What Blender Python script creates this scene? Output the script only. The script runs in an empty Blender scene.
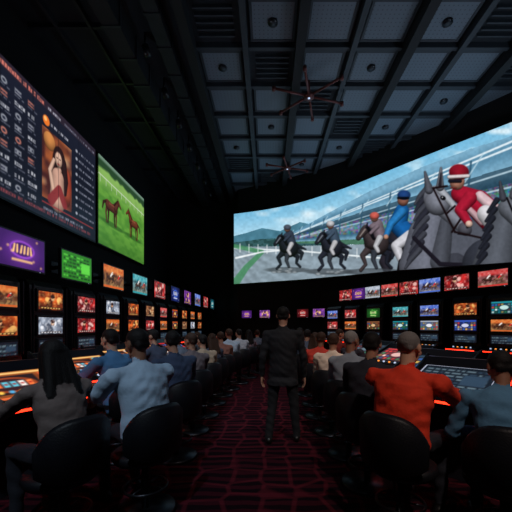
import bpy, math, random
import numpy as np
from mathutils import Vector, Matrix
random.seed(4); RNG=np.random.RandomState(7)
SC=bpy.context.scene
SC.view_settings.view_transform='Standard'
F=330.0; EYE=1.5; VX=268.0; VY=325.0

def lin(c):
    c=np.asarray(c,dtype=float)/255.0
    return np.where(c<=0.04045,c/12.92,((c+0.055)/1.055)**2.4)
# ------------------------------------------------------------------ materials
def mat(name,col,rough=0.6,metal=0.0,noise=0.0,nscale=8.0,bump=0.0,bscale=60.0,spec=0.5,emit=None,estr=0.0):
    m=bpy.data.materials.new(name); m.use_nodes=True
    nt=m.node_tree; b=nt.nodes['Principled BSDF']
    c=lin(col); b.inputs['Base Color'].default_value=(*c,1)
    b.inputs['Roughness'].default_value=rough; b.inputs['Metallic'].default_value=metal
    b.inputs['Specular IOR Level'].default_value=spec
    if emit is not None:
        b.inputs['Emission Color'].default_value=(*lin(emit),1); b.inputs['Emission Strength'].default_value=estr
    if noise>0:
        tc=nt.nodes.new('ShaderNodeTexCoord'); n=nt.nodes.new('ShaderNodeTexNoise'); n.inputs['Scale'].default_value=nscale
        r=nt.nodes.new('ShaderNodeValToRGB')
        r.color_ramp.elements[0].position=0.3; r.color_ramp.elements[1].position=0.7
        r.color_ramp.elements[0].color=(*(c*(1-noise)),1); r.color_ramp.elements[1].color=(*np.minimum(c*(1+noise),1),1)
        nt.links.new(tc.outputs['Object'],n.inputs['Vector']); nt.links.new(n.outputs['Fac'],r.inputs['Fac'])
        nt.links.new(r.outputs['Color'],b.inputs['Base Color'])
    if bump>0:
        tc=nt.nodes.new('ShaderNodeTexCoord'); n=nt.nodes.new('ShaderNodeTexNoise'); n.inputs['Scale'].default_value=bscale
        bp=nt.nodes.new('ShaderNodeBump'); bp.inputs['Strength'].default_value=bump; bp.inputs['Distance'].default_value=0.01
        nt.links.new(tc.outputs['Object'],n.inputs['Vector']); nt.links.new(n.outputs['Fac'],bp.inputs['Height'])
        nt.links.new(bp.outputs['Normal'],b.inputs['Normal'])
    return m
def screen_mat(name,strength):
    m=bpy.data.materials.new(name); m.use_nodes=True; nt=m.node_tree; b=nt.nodes['Principled BSDF']
    b.inputs['Base Color'].default_value=(0.005,0.005,0.006,1); b.inputs['Roughness'].default_value=0.35
    a=nt.nodes.new('ShaderNodeVertexColor'); a.layer_name='px'
    nt.links.new(a.outputs['Color'],b.inputs['Emission Color']); b.inputs['Emission Strength'].default_value=strength
    return m
M_SCR=screen_mat('led_screen_pixels',1.0)
M_SMALL=screen_mat('monitor_pixels',1.35)
M_BLACK=mat('black_plastic',(26,27,31),0.35,noise=0.15)
M_CAB=mat('cabinet_lacquer',(24,25,32),0.3,noise=0.2,nscale=3)
M_METAL=mat('dark_metal',(60,62,68),0.35,0.9)
M_WALL=mat('wall_black_paint',(15,16,21),0.85,noise=0.2,nscale=1.5,bump=0.2)
M_LED=mat('red_led_strip',(120,10,5),0.4,emit=(255,44,22),estr=5.0)
M_BTN=mat('lit_button',(200,120,40),0.3,emit=(255,150,60),estr=1.2)
M_BTN2=mat('lit_button_white',(200,200,220),0.3,emit=(200,220,255),estr=0.8)
M_RIM=mat('console_rim_light',(200,200,220),0.3,emit=(190,205,230),estr=0.45)
M_VINYL=mat('chair_vinyl',(20,21,27),0.5,noise=0.2,bump=0.2,bscale=90,spec=.35)
M_BEAM=mat('ceiling_beam_paint',(58,66,76),0.6,noise=0.15,nscale=2)
M_CEIL=mat('ceiling_slab_paint',(38,45,54),0.8,noise=0.2,nscale=1)
M_DARK=mat('ceiling_duct_black',(24,27,33),0.7,noise=0.2,nscale=2)
M_DUCT=mat('duct_metal',(48,52,60),0.5,0.3,noise=0.15,nscale=4)
def panel_mat():
    m=mat('ceiling_perforated_panel',(78,88,100),0.55); nt=m.node_tree; b=nt.nodes['Principled BSDF']
    tc=nt.nodes.new('ShaderNodeTexCoord'); v=nt.nodes.new('ShaderNodeTexVoronoi'); v.inputs['Scale'].default_value=11; v.inputs['Randomness'].default_value=0.0
    r=nt.nodes.new('ShaderNodeValToRGB'); r.color_ramp.elements[0].position=0.24; r.color_ramp.elements[1].position=0.32
    r.color_ramp.elements[0].color=(*lin((72,82,94)),1); r.color_ramp.elements[1].color=(*lin((112,126,142)),1)
    nt.links.new(tc.outputs['Object'],v.inputs['Vector']); nt.links.new(v.outputs['Distance'],r.inputs['Fac']); nt.links.new(r.outputs['Color'],b.inputs['Base Color'])
    return m
M_PANEL=panel_mat()
def carpet_mat():
    m=mat('patterned_carpet',(60,10,15),0.95,spec=0.03); nt=m.node_tree; b=nt.nodes['Principled BSDF']
    tc=nt.nodes.new('ShaderNodeTexCoord')
    v=nt.nodes.new('ShaderNodeTexVoronoi'); v.inputs['Scale'].default_value=3.4; v.feature='DISTANCE_TO_EDGE'; v.inputs['Randomness'].default_value=0.45
    w=nt.nodes.new('ShaderNodeTexWave'); w.wave_type='RINGS'; w.inputs['Scale'].default_value=2.2; w.inputs['Distortion'].default_value=3; w.inputs['Detail'].default_value=2
    r=nt.nodes.new('ShaderNodeValToRGB'); r.color_ramp.elements[0].position=0.04; r.color_ramp.elements[1].position=0.09
    r.color_ramp.elements[0].color=(*lin((96,32,42)),1); r.color_ramp.elements[1].color=(*lin((30,14,21)),1)
    r2=nt.nodes.new('ShaderNodeValToRGB'); r2.color_ramp.elements[0].position=0.45; r2.color_ramp.elements[1].position=0.6
    r2.color_ramp.elements[0].color=(*lin((22,13,20)),1); r2.color_ramp.elements[1].color=(*lin((72,24,36)),1)
    mx=nt.nodes.new('ShaderNodeMix'); mx.data_type='RGBA'; mx.inputs['Factor'].default_value=0.5
    nt.links.new(tc.outputs['Object'],v.inputs['Vector']); nt.links.new(tc.outputs['Object'],w.inputs['Vector'])
    nt.links.new(v.outputs['Distance'],r.inputs['Fac']); nt.links.new(w.outputs['Fac'],r2.inputs['Fac'])
    nt.links.new(r.outputs['Color'],mx.inputs['A']); nt.links.new(r2.outputs['Color'],mx.inputs['B'])
    nt.links.new(mx.outputs['Result'],b.inputs['Base Color'])
    return m
M_CARPET=carpet_mat()
# ------------------------------------------------------------------ mesh builder
class MB:
    def __init__(s): s.v=[];s.f=[];s.m=[];s.c=[];s.mats=[];s.sm=[]
    def mi(s,m):
        if m not in s.mats: s.mats.append(m)
        return s.mats.index(m)
    def add(s,vs,fs,m,cols=None,smooth=False):
        o=len(s.v); s.v+= [tuple(p) for p in vs]; k=s.mi(m)
        s.f+=[tuple(i+o for i in f) for f in fs]; s.m+=[k]*len(fs); s.sm+=[smooth]*len(fs)
        s.c+= [tuple(c) for c in cols] if cols is not None else [(0,0,0)]*len(vs)
    def box(s,c,sz,m,R=None):
        x,y,z=[a/2 for a in sz]; vs=[Vector((i*x,j*y,k*z)) for i in(-1,1) for j in(-1,1) for k in(-1,1)]
        if R is not None: vs=[R@p for p in vs]
        vs=[p+Vector(c) for p in vs]
        s.add(vs,[(0,1,3,2),(4,6,7,5),(0,4,5,1),(2,3,7,6),(0,2,6,4),(1,5,7,3)],m)
    def prism(s,prof,w,m,x0=0):
        n=len(prof); vs=[(x0-w/2,y,z) for y,z in prof]+[(x0+w/2,y,z) for y,z in prof]
        fs=[tuple(range(n)),tuple(range(2*n-1,n-1,-1))]+[(i,i+n,(i+1)%n+n,(i+1)%n) for i in range(n)]
        s.add(vs,fs,m)
    def tube(s,rings,m,n=12,smooth=True):
        vs=[];fs=[]
        for c,u,w in rings:
            for k in range(n):
                a=2*math.pi*k/n; vs.append(Vector(c)+Vector(u)*math.cos(a)+Vector(w)*math.sin(a))
        R=len(rings)
        for i in range(R-1):
            for k in range(n):
                fs.append((i*n+k,i*n+(k+1)%n,(i+1)*n+(k+1)%n,(i+1)*n+k))
        vs.append(Vector(rings[0][0])); vs.append(Vector(rings[-1][0])); a=len(vs)-2
        for k in range(n):
            fs.append((a,(k+1)%n,k)); fs.append((a+1,(R-1)*n+k,(R-1)*n+(k+1)%n))
        s.add(vs,fs,m,smooth=smooth)
    def cyl(s,p0,p1,r0,m,r1=None,n=16,smooth=True):
        p0=Vector(p0);p1=Vector(p1);r1=r0 if r1 is None else r1
        a=(p1-p0).normalized(); u=a.orthogonal().normalized(); w=a.cross(u)
        s.tube([(p0,u*r0,w*r0),(p1,u*r1,w*r1)],m,n,smooth)
    def torus(s,c,R,r,m,n=24,k=8):
        vs=[];fs=[]
        for i in range(n):
            a=2*math.pi*i/n
            for j in range(k):
                b=2*math.pi*j/k; rr=R+r*math.cos(b); vs.append((c[0]+rr*math.cos(a),c[1]+rr*math.sin(a),c[2]+r*math.sin(b)))
        for i in range(n):
            for j in range(k): fs.append((i*k+j,((i+1)%n)*k+j,((i+1)%n)*k+(j+1)%k,i*k+(j+1)%k))
        s.add(vs,fs,m,smooth=True)
    def screen(s,P,m,nu,nv,draw):
        U,V=np.meshgrid(np.linspace(0,1,nu),np.linspace(0,1,nv),indexing='ij')
        cols=draw(U,V).reshape(-1,3); cols=lin(np.clip(cols,0,1)*255)
        vs=[P(u,v) for u,v in zip(U.ravel(),V.ravel())]
        fs=[(i*nv+j,(i+1)*nv+j,(i+1)*nv+j+1,i*nv+j+1) for i in range(nu-1) for j in range(nv-1)]
        s.add(vs,fs,m,cols)
    def flat(s,o,du,dv,m,nu,nv,draw):
        o=Vector(o);du=Vector(du);dv=Vector(dv); s.screen(lambda u,v:o+du*u+dv*v,m,nu,nv,draw)
    def build(s,name,loc=(0,0,0),yaw=0,bevel=0):
        me=bpy.data.meshes.new(name); me.from_pydata(s.v,[],s.f)
        for m in s.mats: me.materials.append(m)
        me.polygons.foreach_set('material_index',s.m); me.polygons.foreach_set('use_smooth',s.sm)
        ca=me.color_attributes.new('px','FLOAT_COLOR','POINT')
        arr=np.ones((len(s.v),4),dtype=np.float32); arr[:,:3]=np.array(s.c,dtype=np.float32); ca.data.foreach_set('color',arr.ravel())
        me.update()
        ob=bpy.data.objects.new(name,me); SC.collection.objects.link(ob); ob.location=loc; ob.rotation_euler=(0,0,yaw)
        if bevel:
            b=ob.modifiers.new('bevel','BEVEL'); b.width=bevel; b.segments=2; b.limit_method='ANGLE'; b.angle_limit=math.radians(40)
        return ob
def yaw_front(fx,fy): return math.atan2(fx,-fy)
def yaw_face(fx,fy): return math.atan2(-fx,fy)
# ------------------------------------------------------------------ screen painting
class Cv:
    def __init__(s,X,Y,aa,shade=0.0,up=-1): s.X=X;s.Y=Y;s.aa=aa;s.C=np.zeros(X.shape+(3,)); s.shade=shade; s.up=up
    def b(s,m,col,al=1.0,sh=None):
        m=(np.clip(m,0,1)*al)[...,None]; c=np.asarray(col,dtype=float)/255
        if sh is not None: c=np.clip(c*sh[...,None],0,1)
        s.C=s.C*(1-m)+c*m
    def sd(s,d): return 0.5-d/s.aa
    def fill(s,c): s.C[...]=np.array(c)/255
    def rect(s,x0,y0,x1,y1,c,al=1.0):
        dx=np.abs(s.X-(x0+x1)/2)-abs(x1-x0)/2; dy=np.abs(s.Y-(y0+y1)/2)-abs(y1-y0)/2
        s.b(s.sd(np.maximum(dx,dy)),c,al)
    def _sh(s,dep,ny):
        if not s.shade: return None
        return 1-s.shade+s.shade*1.1*np.sqrt(np.clip(dep,0,1))+s.shade*.75*np.clip(ny,-1,1)*(1-np.clip(dep,0,1)*.5)
    def ell(s,cx,cy,rx,ry,c,ang=0,al=1.0):
        a=math.radians(ang);dx=s.X-cx;dy=s.Y-cy
        p=dx*math.cos(a)+dy*math.sin(a);q=-dx*math.sin(a)+dy*math.cos(a); rr=np.sqrt((p/rx)**2+(q/ry)**2)
        s.b(s.sd((rr-1)*min(rx,ry)),c,al,s._sh(1-rr,s.up*dy/max(rx,ry)))
    def limb(s,pts,rs,c,al=1.0):
        best=np.full(s.X.shape,1e9); dep=np.zeros(s.X.shape); ny=np.zeros(s.X.shape)
        for i in range(len(pts)-1):
            (x0,y0),(x1,y1)=pts[i],pts[i+1]; dx=x1-x0;dy=y1-y0; L=dx*dx+dy*dy+1e-9
            t=np.clip(((s.X-x0)*dx+(s.Y-y0)*dy)/L,0,1); r=rs[i]+(rs[i+1]-rs[i])*t
            d=np.hypot(s.X-x0-t*dx,s.Y-y0-t*dy)-r; k=d<best
            best=np.where(k,d,best); dep=np.where(k,-d/r,dep); ny=np.where(k,s.up*(s.Y-y0-t*dy)/r,ny)
        s.b(s.sd(best),c,al,s._sh(dep,ny))
    def polymask(s,pts):
        ins=np.zeros(s.X.shape,bool); n=len(pts)
        for i in range(n):
            x0,y0=pts[i];x1,y1=pts[(i+1)%n]
            if y0==y1: continue
            c=((s.Y<y0)!=(s.Y<y1))&(s.X<(x1-x0)*(s.Y-y0)/(y1-y0)+x0); ins^=c
        return ins.astype(float)
    def poly(s,pts,c,al=1.0): s.b(s.polymask(pts),c,al)
def horse_side(cv,cx,cy,s,dr,ys,col,col2,stand=False,jockey=None):
    T=lambda p:[(cx+a*s*dr,cy+b*s*ys) for a,b in p]
    R=lambda r:[a*s for a in r]
    dk=[c*0.6 for c in col]
    if stand:
        L=[[(.36,-.05),(.4,-.35),(.38,-.7)],[(.26,-.05),(.22,-.36),(.27,-.7)],[(-.4,0),(-.5,-.33),(-.44,-.7)],[(-.3,-.05),(-.28,-.36),(-.33,-.7)]]
    else:
        L=[[(.38,-.1),(.66,-.28),(.74,-.5)],[(.3,-.1),(.36,-.42),(.14,-.52)],[(-.4,-.05),(-.62,-.32),(-.9,-.45)],[(-.33,-.05),(-.22,-.38),(-.42,-.66)]]
    for k,l in enumerate(L): cv.limb(T(l),R([.1,.055,.04]),dk if k%2 else col)
    cv.limb(T([(-.36,.02),(0,-.01),(.32,.03)]),R([.2,.18,.21]),col)
    cv.limb(T([(.34,.1),(.6,.38)]),R([.16,.09]),col)
    cv.limb(T([(.6,.42),(.84,.24)]),R([.09,.05]),col)
    cv.limb(T([(.56,.48),(.56,.58)]),R([.03,.015]),dk)
    cv.limb(T([(.2,.18),(.5,.45)]),R([.05,.03]),dk)
    cv.limb(T([(-.52,.1),(-.7,.0),(-.78,-.25)]),R([.05,.06,.03]),dk)
    cv.limb(T([(-.2,.1),(.2,.1)]),R([.05,.04]),col2,0.5)
    if jockey is not None:
        cv.limb(T([(-.05,.2),(.15,.48),(.3,.42)]),R([.11,.12,.06]),jockey)
        cv.ell(cx+.28*s*dr,cy+.62*s*ys,.09*s,.09*s,(230,225,215))

# ---- curve of the big video wall
s_n=[234,300,350,400,512,600]; d_n=[15.0,13.7,12.2,10.8,8.8,7.5]
pc=np.polyfit(s_n,d_n,3)
def DW(s): return np.polyval(pc,s)
def YT(s): return np.interp(s,[234,265,300,350,400,450,512,600],[214,210,203,186.5,166,146,122,88])
def YB(s): return np.interp(s,[234,300,350,400,512,600],[284,279.5,275,270,262,256])
_sg=np.linspace(225,610,400)
k=np.ones(31)/31
_yt=np.convolve(np.pad(YT(_sg),15,mode='edge'),k,'valid'); 
def YTs(s): return np.where((s>245)&(s<590),np.interp(s,_sg,_yt),YT(s))
def wallpt(s,y,off=0.0):
    d=float(DW(s)); X=(s-VX)/F*d; Z=EYE+(VY-y)/F*d
    if off:
        d2=float(DW(s+1)); X2=(s+1-VX)/F*d2; t=Vector((X2-X,d2-d,0)).normalized(); n=Vector((-t.y,t.x,0))
        if n.y<0: n=-n
        return Vector((X,d,Z))+n*off
    return Vector((X,d,Z))
S0,S1=234,575
def vnoise(X,Y,sc,seed):
    rs=np.random.RandomState(seed); g=rs.rand(64,64); x=X/sc; y=Y/sc; xi=np.floor(x).astype(int); yi=np.floor(y).astype(int); fx=x-xi; fy=y-yi
    fx=fx*fx*(3-2*fx); fy=fy*fy*(3-2*fy)
    G=lambda a,b:g[a%64,b%64]
    return (G(xi,yi)*(1-fx)+G(xi+1,yi)*fx)*(1-fy)+(G(xi,yi+1)*(1-fx)+G(xi+1,yi+1)*fx)*fy
def draw_big(U,V):
    X=S0+(S1-S0)*U; yt=YTs(X); yb=YB(X); Y=yb+(yt-yb)*V; T=1-V
    cv=Cv(X,Y,1.1,0.45,-1)
    g=np.clip(T/0.5,0,1)[...,None]
    cv.C=(np.array((128,186,216))*(1-g)+np.array((208,232,242))*g)/255
    cl=vnoise(X,Y*2.2,26,1)+.5*vnoise(X,Y*2,11,2)
    cv.b(np.clip((cl-.8)*1.6,0,0.8),(234,244,248))
    mt=cv.polymask([(230,237),(246,233),(262,228),(280,231),(300,222),(322,227),(350,213),(350,252),(230,252)])
    cv.b(mt,(92,136,154)); cv.b(mt*np.clip(vnoise(X,Y,6,3)-.3,0,1)*.7,(60,96,110))
    md=cv.polymask([(230,243),(262,239),(300,237),(350,234),(350,252),(230,252)]); cv.b(md,(66,98,102)); cv.b(md*(vnoise(X,Y,2.6,4)>.55),(42,66,66),.6)
    gs=cv.polymask([(285,237),(330,212),(372,190),(420,168),(470,149),(512,136),(600,104),(600,240),(420,246),(285,243)])
    a=np.arctan2(243-Y,np.maximum(X-262,4)); st=np.sin(a*48)
    base=np.zeros(cv.C.shape); mixv=np.clip(0.5+0.42*st,0,1)[...,None]
    base[:]=(np.array((74,112,134))*(1-mixv)+np.array((138,176,196))*mixv)/255
    base*=(.93+.14*vnoise(X,Y,3,5))[...,None]
    # roof underside and pitch-dark stand openings
    rf=(a>.30); base[rf]=base[rf]*.6+np.array((120,160,184))/255*.45
    op=(a>.235)&(a<.30); base[op]=base[op]*.45+np.array((34,52,66))/255*.5
    band=(a>.10)&(a<.235); crowd=vnoise(X,Y,1.8,6)
    base[band]=base[band]*.62+np.stack([.40*crowd[band],.34*vnoise(X,Y,1.9,7)[band],.40*vnoise(X,Y,1.7,8)[band]],-1)*.7
    lo=(a<=.04); base[lo]=np.array((84,122,104))/255*(.9+.2*vnoise(X,Y,2,12)[lo])[...,None]
    base=np.clip(base,0,1); cv.C=cv.C*(1-gs[...,None])+base*gs[...,None]
    sv=cv.shade; cv.shade=0
    for q in ((600,104),(600,112)): cv.limb([(285,238),q],[0.3,1.3],(226,238,244))
    for q in ((600,143),(600,166)): cv.limb([(300,237),q],[0.3,1.1],(206,226,236),.8)
    for x in np.geomspace(14,330,14): 
        X0=262+x; cv.limb([(X0,243-x*.10),(X0+x*.03,243-x*.40)],[.3+x*.004]*2,(60,92,112),.85); cv.limb([(X0,243-x*.3),(X0+x*.09,243-x*.44)],[.25+x*.0025]*2,(196,218,228),.7)
    tr=cv.polymask([(230,247),(300,246),(420,243),(600,232),(600,300),(230,300)])
    a2=np.arctan2(Y-241,np.maximum(X-225,4)); s2=0.5+0.5*np.sin(a2*34)
    tc=np.zeros(cv.C.shape); tc[:]=np.array((142,156,166))/255
    tc*=(0.90+0.10*s2+0.12*vnoise(X,Y*2,5,9))[...,None]
    tc*=(1.0-0.25*np.clip((X-420)/150,0,1))[...,None]
    cv.C=cv.C*(1-tr[...,None])+tc*tr[...,None]
    cv.limb([(232,248),(300,251),(380,258)],[0.7,0.7,0.8],(232,238,240))
    cv.limb([(234,246),(262,252),(246,268),(236,282)],[2.0,2.2,3,4],(84,138,104),0.9)
    for x in range(240,375,9): cv.limb([(x,244+(x-240)*.04),(x,252+(x-240)*.05)],[0.35,0.35],(225,230,232))
    cv.limb([(236,258),(262,252),(300,249)],[1.0,0.7,0.6],(235,240,242)); cv.shade=sv
    dk=(40,43,52); dk2=(62,66,74); lt=(130,136,144)
    def frontal(cx,cy,s,col,hl,jk,cap):
        P=lambda L:[(cx+x*s,cy+y*s) for x,y in L]; R=lambda r:[q*s for q in r]
        cv.ell(cx,cy+1.75*s,1.7*s,.22*s,(88,94,100),0,0.7)
        cv.limb(P([(.35,.3),(.85,.7),(.75,1.2),(1.05,1.5)]),R([.28,.17,.1,.1]),dk)
        cv.limb(P([(.5,0),(1.2,.4),(1.1,.9)]),R([.3,.16,.08]),dk)
        cv.limb(P([(.7,-.2),(1.5,.1)]),R([.2,.06]),dk)
        cv.ell(cx+.15*s,cy,.75*s,.75*s,col)
        cv.limb(P([(-.25,.3),(-.7,.75),(-.5,1.3),(-.8,1.65)]),R([.26,.16,.1,.11]),col)
        cv.limb(P([(.05,.4),(-.05,1.0),(.15,1.5)]),R([.24,.14,.1]),dk2)
        cv.limb(P([(-.1,-.1),(-.55,-.75)]),R([.5,.27]),col)
        cv.limb(P([(-.5,-.85),(-.95,-.3)]),R([.25,.15]),col)
        cv.limb(P([(-.45,-.95),(-.4,-1.2)]),R([.07,.04]),dk)
        cv.limb(P([(-.55,-.8),(-.85,-.4)]),R([.07,.05]),hl,0.8)
        cv.limb(P([(-.35,-.9),(0,-.3)]),R([.1,.12]),(24,24,30))
        cv.limb(P([(.35,-.5),(.2,-1.1),(-.1,-1.0)]),R([.35,.34,.18]),jk)
        cv.limb(P([(.2,-1.0),(-.2,-.6)]),R([.14,.1]),jk)
        cv.limb(P([(.35,-.3),(.1,.2),(.25,.5)]),R([.2,.15,.12]),(190,190,194))
        cv.ell(cx+.02*s,cy-1.55*s,.25*s,.27*s,(150,112,100)); cv.ell(cx+.03*s,cy-1.66*s,.29*s,.22*s,cap)
    frontal(287,248,12.5,dk,lt,(62,70,84),(90,96,108))
    frontal(330,247,14,(46,48,58),lt,(74,88,104),(200,200,204))
    for (x0,y0) in ((280,271),(292,271),(322,274),(336,272),(368,276)):
        for j in range(4): cv.ell(x0+RNG.uniform(-7,7),y0+RNG.uniform(-2,2),2.6,1.2,(178,184,188),0,.5)
    cv.limb([(398,234),(430,246),(470,248)],[13,20,22],(60,60,68))
    cv.limb([(396,240),(384,262),(389,276)],[8,5,3],(50,48,56))
    cv.limb([(420,250),(412,268),(420,284)],[7,5,4],(64,64,70))
    frontal(374,243,16.5,(72,64,66),(150,140,136),(124,112,120),(206,110,100))
    cv.limb([(412,240),(398,224),(402,211)],[9,9.5,7],(40,100,156))
    cv.limb([(402,212),(391,224),(386,236)],[4.5,3.6,2.6],(58,126,180)); cv.ell(386,237,2.6,2.6,(190,150,130))
    cv.ell(403,200,5.6,6.2,(150,108,94)); cv.ell(404,195,6.6,5,(48,78,128)); cv.limb([(398,198),(408,198)],[1.1,1.1],(20,22,28))
    cv.limb([(410,236),(396,246),(402,262)],[6,5,3.5],(206,206,212)); cv.limb([(402,262),(400,272)],[3.6,3.4],(26,24,28))
    cv.limb([(520,254),(470,252),(444,252)],[38,32,28],(88,91,100))
    cv.limb([(418,268),(400,284),(392,296)],[12,8,7],(84,86,94)); cv.limb([(455,266),(450,294)],[13,9],(70,72,80))
    cv.limb([(424,266),(428,236),(437,206)],[25,20,13.5],(116,119,130))
    cv.limb([(440,262),(444,238),(446,222)],[10,8,6],(84,87,95),.8)
    for i in range(9):
        t=i/8; x0=421+7*math.sin(t*2)-t*16; y0=190+t*64; cv.limb([(x0+8,y0-4),(x0-1,y0+6),(x0-6,y0+14)],[3,2.6,1.2],(54,55,64) if i%2 else (72,74,82))
    cv.limb([(436,198),(452,214),(464,227)],[12.5,9.5,7],(132,135,145)); cv.ell(438,202,13,13.5,(132,135,145),30)
    cv.limb([(440,190),(454,206),(466,222)],[3.6,3,2.6],(186,190,196),.75)
    cv.ell(465,229,7.2,6.4,(92,92,100),40); cv.ell(468,226,1.6,2.4,(26,26,30),30); cv.limb([(458,234),(467,235)],[0.6,0.6],(30,30,36))
    cv.limb([(429,190),(425,172)],[4.2,1.2],(92,94,102)); cv.limb([(440,187),(441,168)],[4.2,1.2],(112,114,122)); cv.limb([(440,185),(441,173)],[1.6,.6],(50,46,52))
    cv.ell(443,198,2.8,2.2,(14,14,18),20); cv.ell(442.4,197.4,.7,.6,(230,230,235))
    sv=cv.shade; cv.shade=.2
    for l in ([(434,188),(447,186)],[(433,188),(446,214),(455,232)],[(464,214),(452,232)],[(455,206),(446,214)],[(455,232),(482,238),(496,232)]): cv.limb(l,[1.0]*len(l),(34,24,26))
    cv.limb([(414,238),(440,264),(486,266)],[2.0,2.2,2.2],(36,34,42)); cv.shade=sv
    cv.limb([(500,226),(478,204),(460,194)],[15,14,9],(158,40,62))
    cv.limb([(496,210),(480,196)],[6,5],(226,218,220),.85); cv.limb([(482,222),(470,210)],[3.4,3],(226,218,220),.7)
    cv.limb([(470,198),(460,210),(468,222)],[7,5.4,4],(164,44,66)); cv.ell(469,224,3.6,3.4,(220,190,176))
    cv.limb([(486,214),(500,232),(484,250)],[9,9,6],(214,212,216)); cv.limb([(484,250),(486,268)],[6,5],(24,22,26))
    cv.ell(457,181,7.6,9,(186,138,120)); cv.ell(459,172,10,8,(144,38,54)); cv.limb([(449,177),(468,176)],[1.8,1.8],(214,206,206)); cv.limb([(450,181),(460,181)],[2,2],(36,34,42)); cv.limb([(451,188),(456,188)],[.7,.7],(110,50,46))
    cv.limb([(570,262),(520,262),(490,266)],[38,34,28],(64,67,76))
    cv.limb([(494,268),(500,238),(508,212)],[22,17,12],(96,100,108))
    for i in range(7): cv.limb([(497-i*2,200+i*9),(488-i*2,212+i*9)],[3,1.6],(44,46,54))
    cv.limb([(510,208),(524,224),(533,238)],[11.5,9,6.5],(112,116,124)); cv.limb([(513,198),(530,222)],[3,2.4],(166,170,178),.7)
    cv.limb([(503,198),(500,182)],[3.8,1.2],(76,78,86)); cv.limb([(513,196),(515,180)],[3.8,1.2],(86,88,96)); cv.ell(517,208,2.4,2,(12,12,16))
    cv.limb([(507,198),(518,224),(526,240)],[1,1,1],(28,24,28)); cv.limb([(540,222),(560,202),(552,188)],[12,11,8],(86,106,142)); cv.ell(548,176,7,7,(200,190,190))
    v=0.95+0.08*vnoise(X,Y,2.2,11)
    out=cv.C*v[...,None]; gy=out.mean(-1,keepdims=True); out=gy+(out-gy)*1.12
    return np.clip((out-.5)*1.08+.48,0,1)
mb=MB()
mb.screen(lambda u,v:(lambda s:wallpt(s,float(YB(s))+(float(YTs(s))-float(YB(s)))*v))(S0+(S1-S0)*u),M_SCR,620,200,draw_big)
n=60; ss=np.linspace(S0-0.6,S1,n)
vs=[]; 
for s in ss:
    yt=float(YTs(s))-1.0; yb=float(YB(s))+1.0
    vs+= [wallpt(s,yt,0.02),wallpt(s,yt,0.16),wallpt(s,yb,0.16),wallpt(s,yb,0.02)]
fs=[]
for i in range(n-1):
    for k in range(4): fs.append((i*4+k,i*4+(k+1)%4,(i+1)*4+(k+1)%4,(i+1)*4+k))
fs+=[(0,1,2,3),tuple((n-1)*4+k for k in (3,2,1,0))]
mb.add(vs,fs,M_BLACK)
mb.build('curved_video_wall')
# ------------------------------------------------------------------ room shell
CZ=7.8
def slab(name,p,m,z0=0,z1=CZ,th=0.2,side=1):
    b=MB(); P=[Vector((x,y,0)) for x,y in p]; N=[]
    for i in range(len(P)):
        t=(P[min(i+1,len(P)-1)]-P[max(i-1,0)]).normalized(); N.append(Vector((-t.y,t.x,0))*side)
    vs=[]
    for a,nn in zip(P,N):
        for q,z in ((a,z0),(a,z1),(a+nn*th,z1),(a+nn*th,z0)): vs.append((q.x,q.y,z))
    fs=[]
    for i in range(len(P)-1):
        for k in range(4): fs.append((i*4+k,i*4+(k+1)%4,(i+1)*4+(k+1)%4,(i+1)*4+k))
    fs+=[(0,1,2,3),tuple((len(P)-1)*4+k for k in (3,2,1,0))]
    b.add(vs,fs,m); return b.build(name)
b=MB(); b.box((1.2,6.5,-0.05),(13.6,21,0.1),M_CARPET); b.build('floor')
b=MB(); b.box((1.2,6.5,CZ+0.1),(13.6,21,0.2),M_CEIL); b.build('ceiling')
slab('wall_left',[(-5.1,-3),(-5.1,16.6)],M_WALL,side=1)
slab('wall_back',[(-5.1,16.6),(-1.9,16.6)],M_WALL,side=1)
slab('wall_rear',[(-5.1,-3),(7.8,-3)],M_WALL,side=-1)
cw=[(-1.9,16.6)]+[tuple(wallpt(s,200,0.22).xy) for s in np.linspace(236,575,24)]+[(7.75,5.5),(7.8,-3)]
slab('wall_right',cw,M_WALL,side=1)
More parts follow.
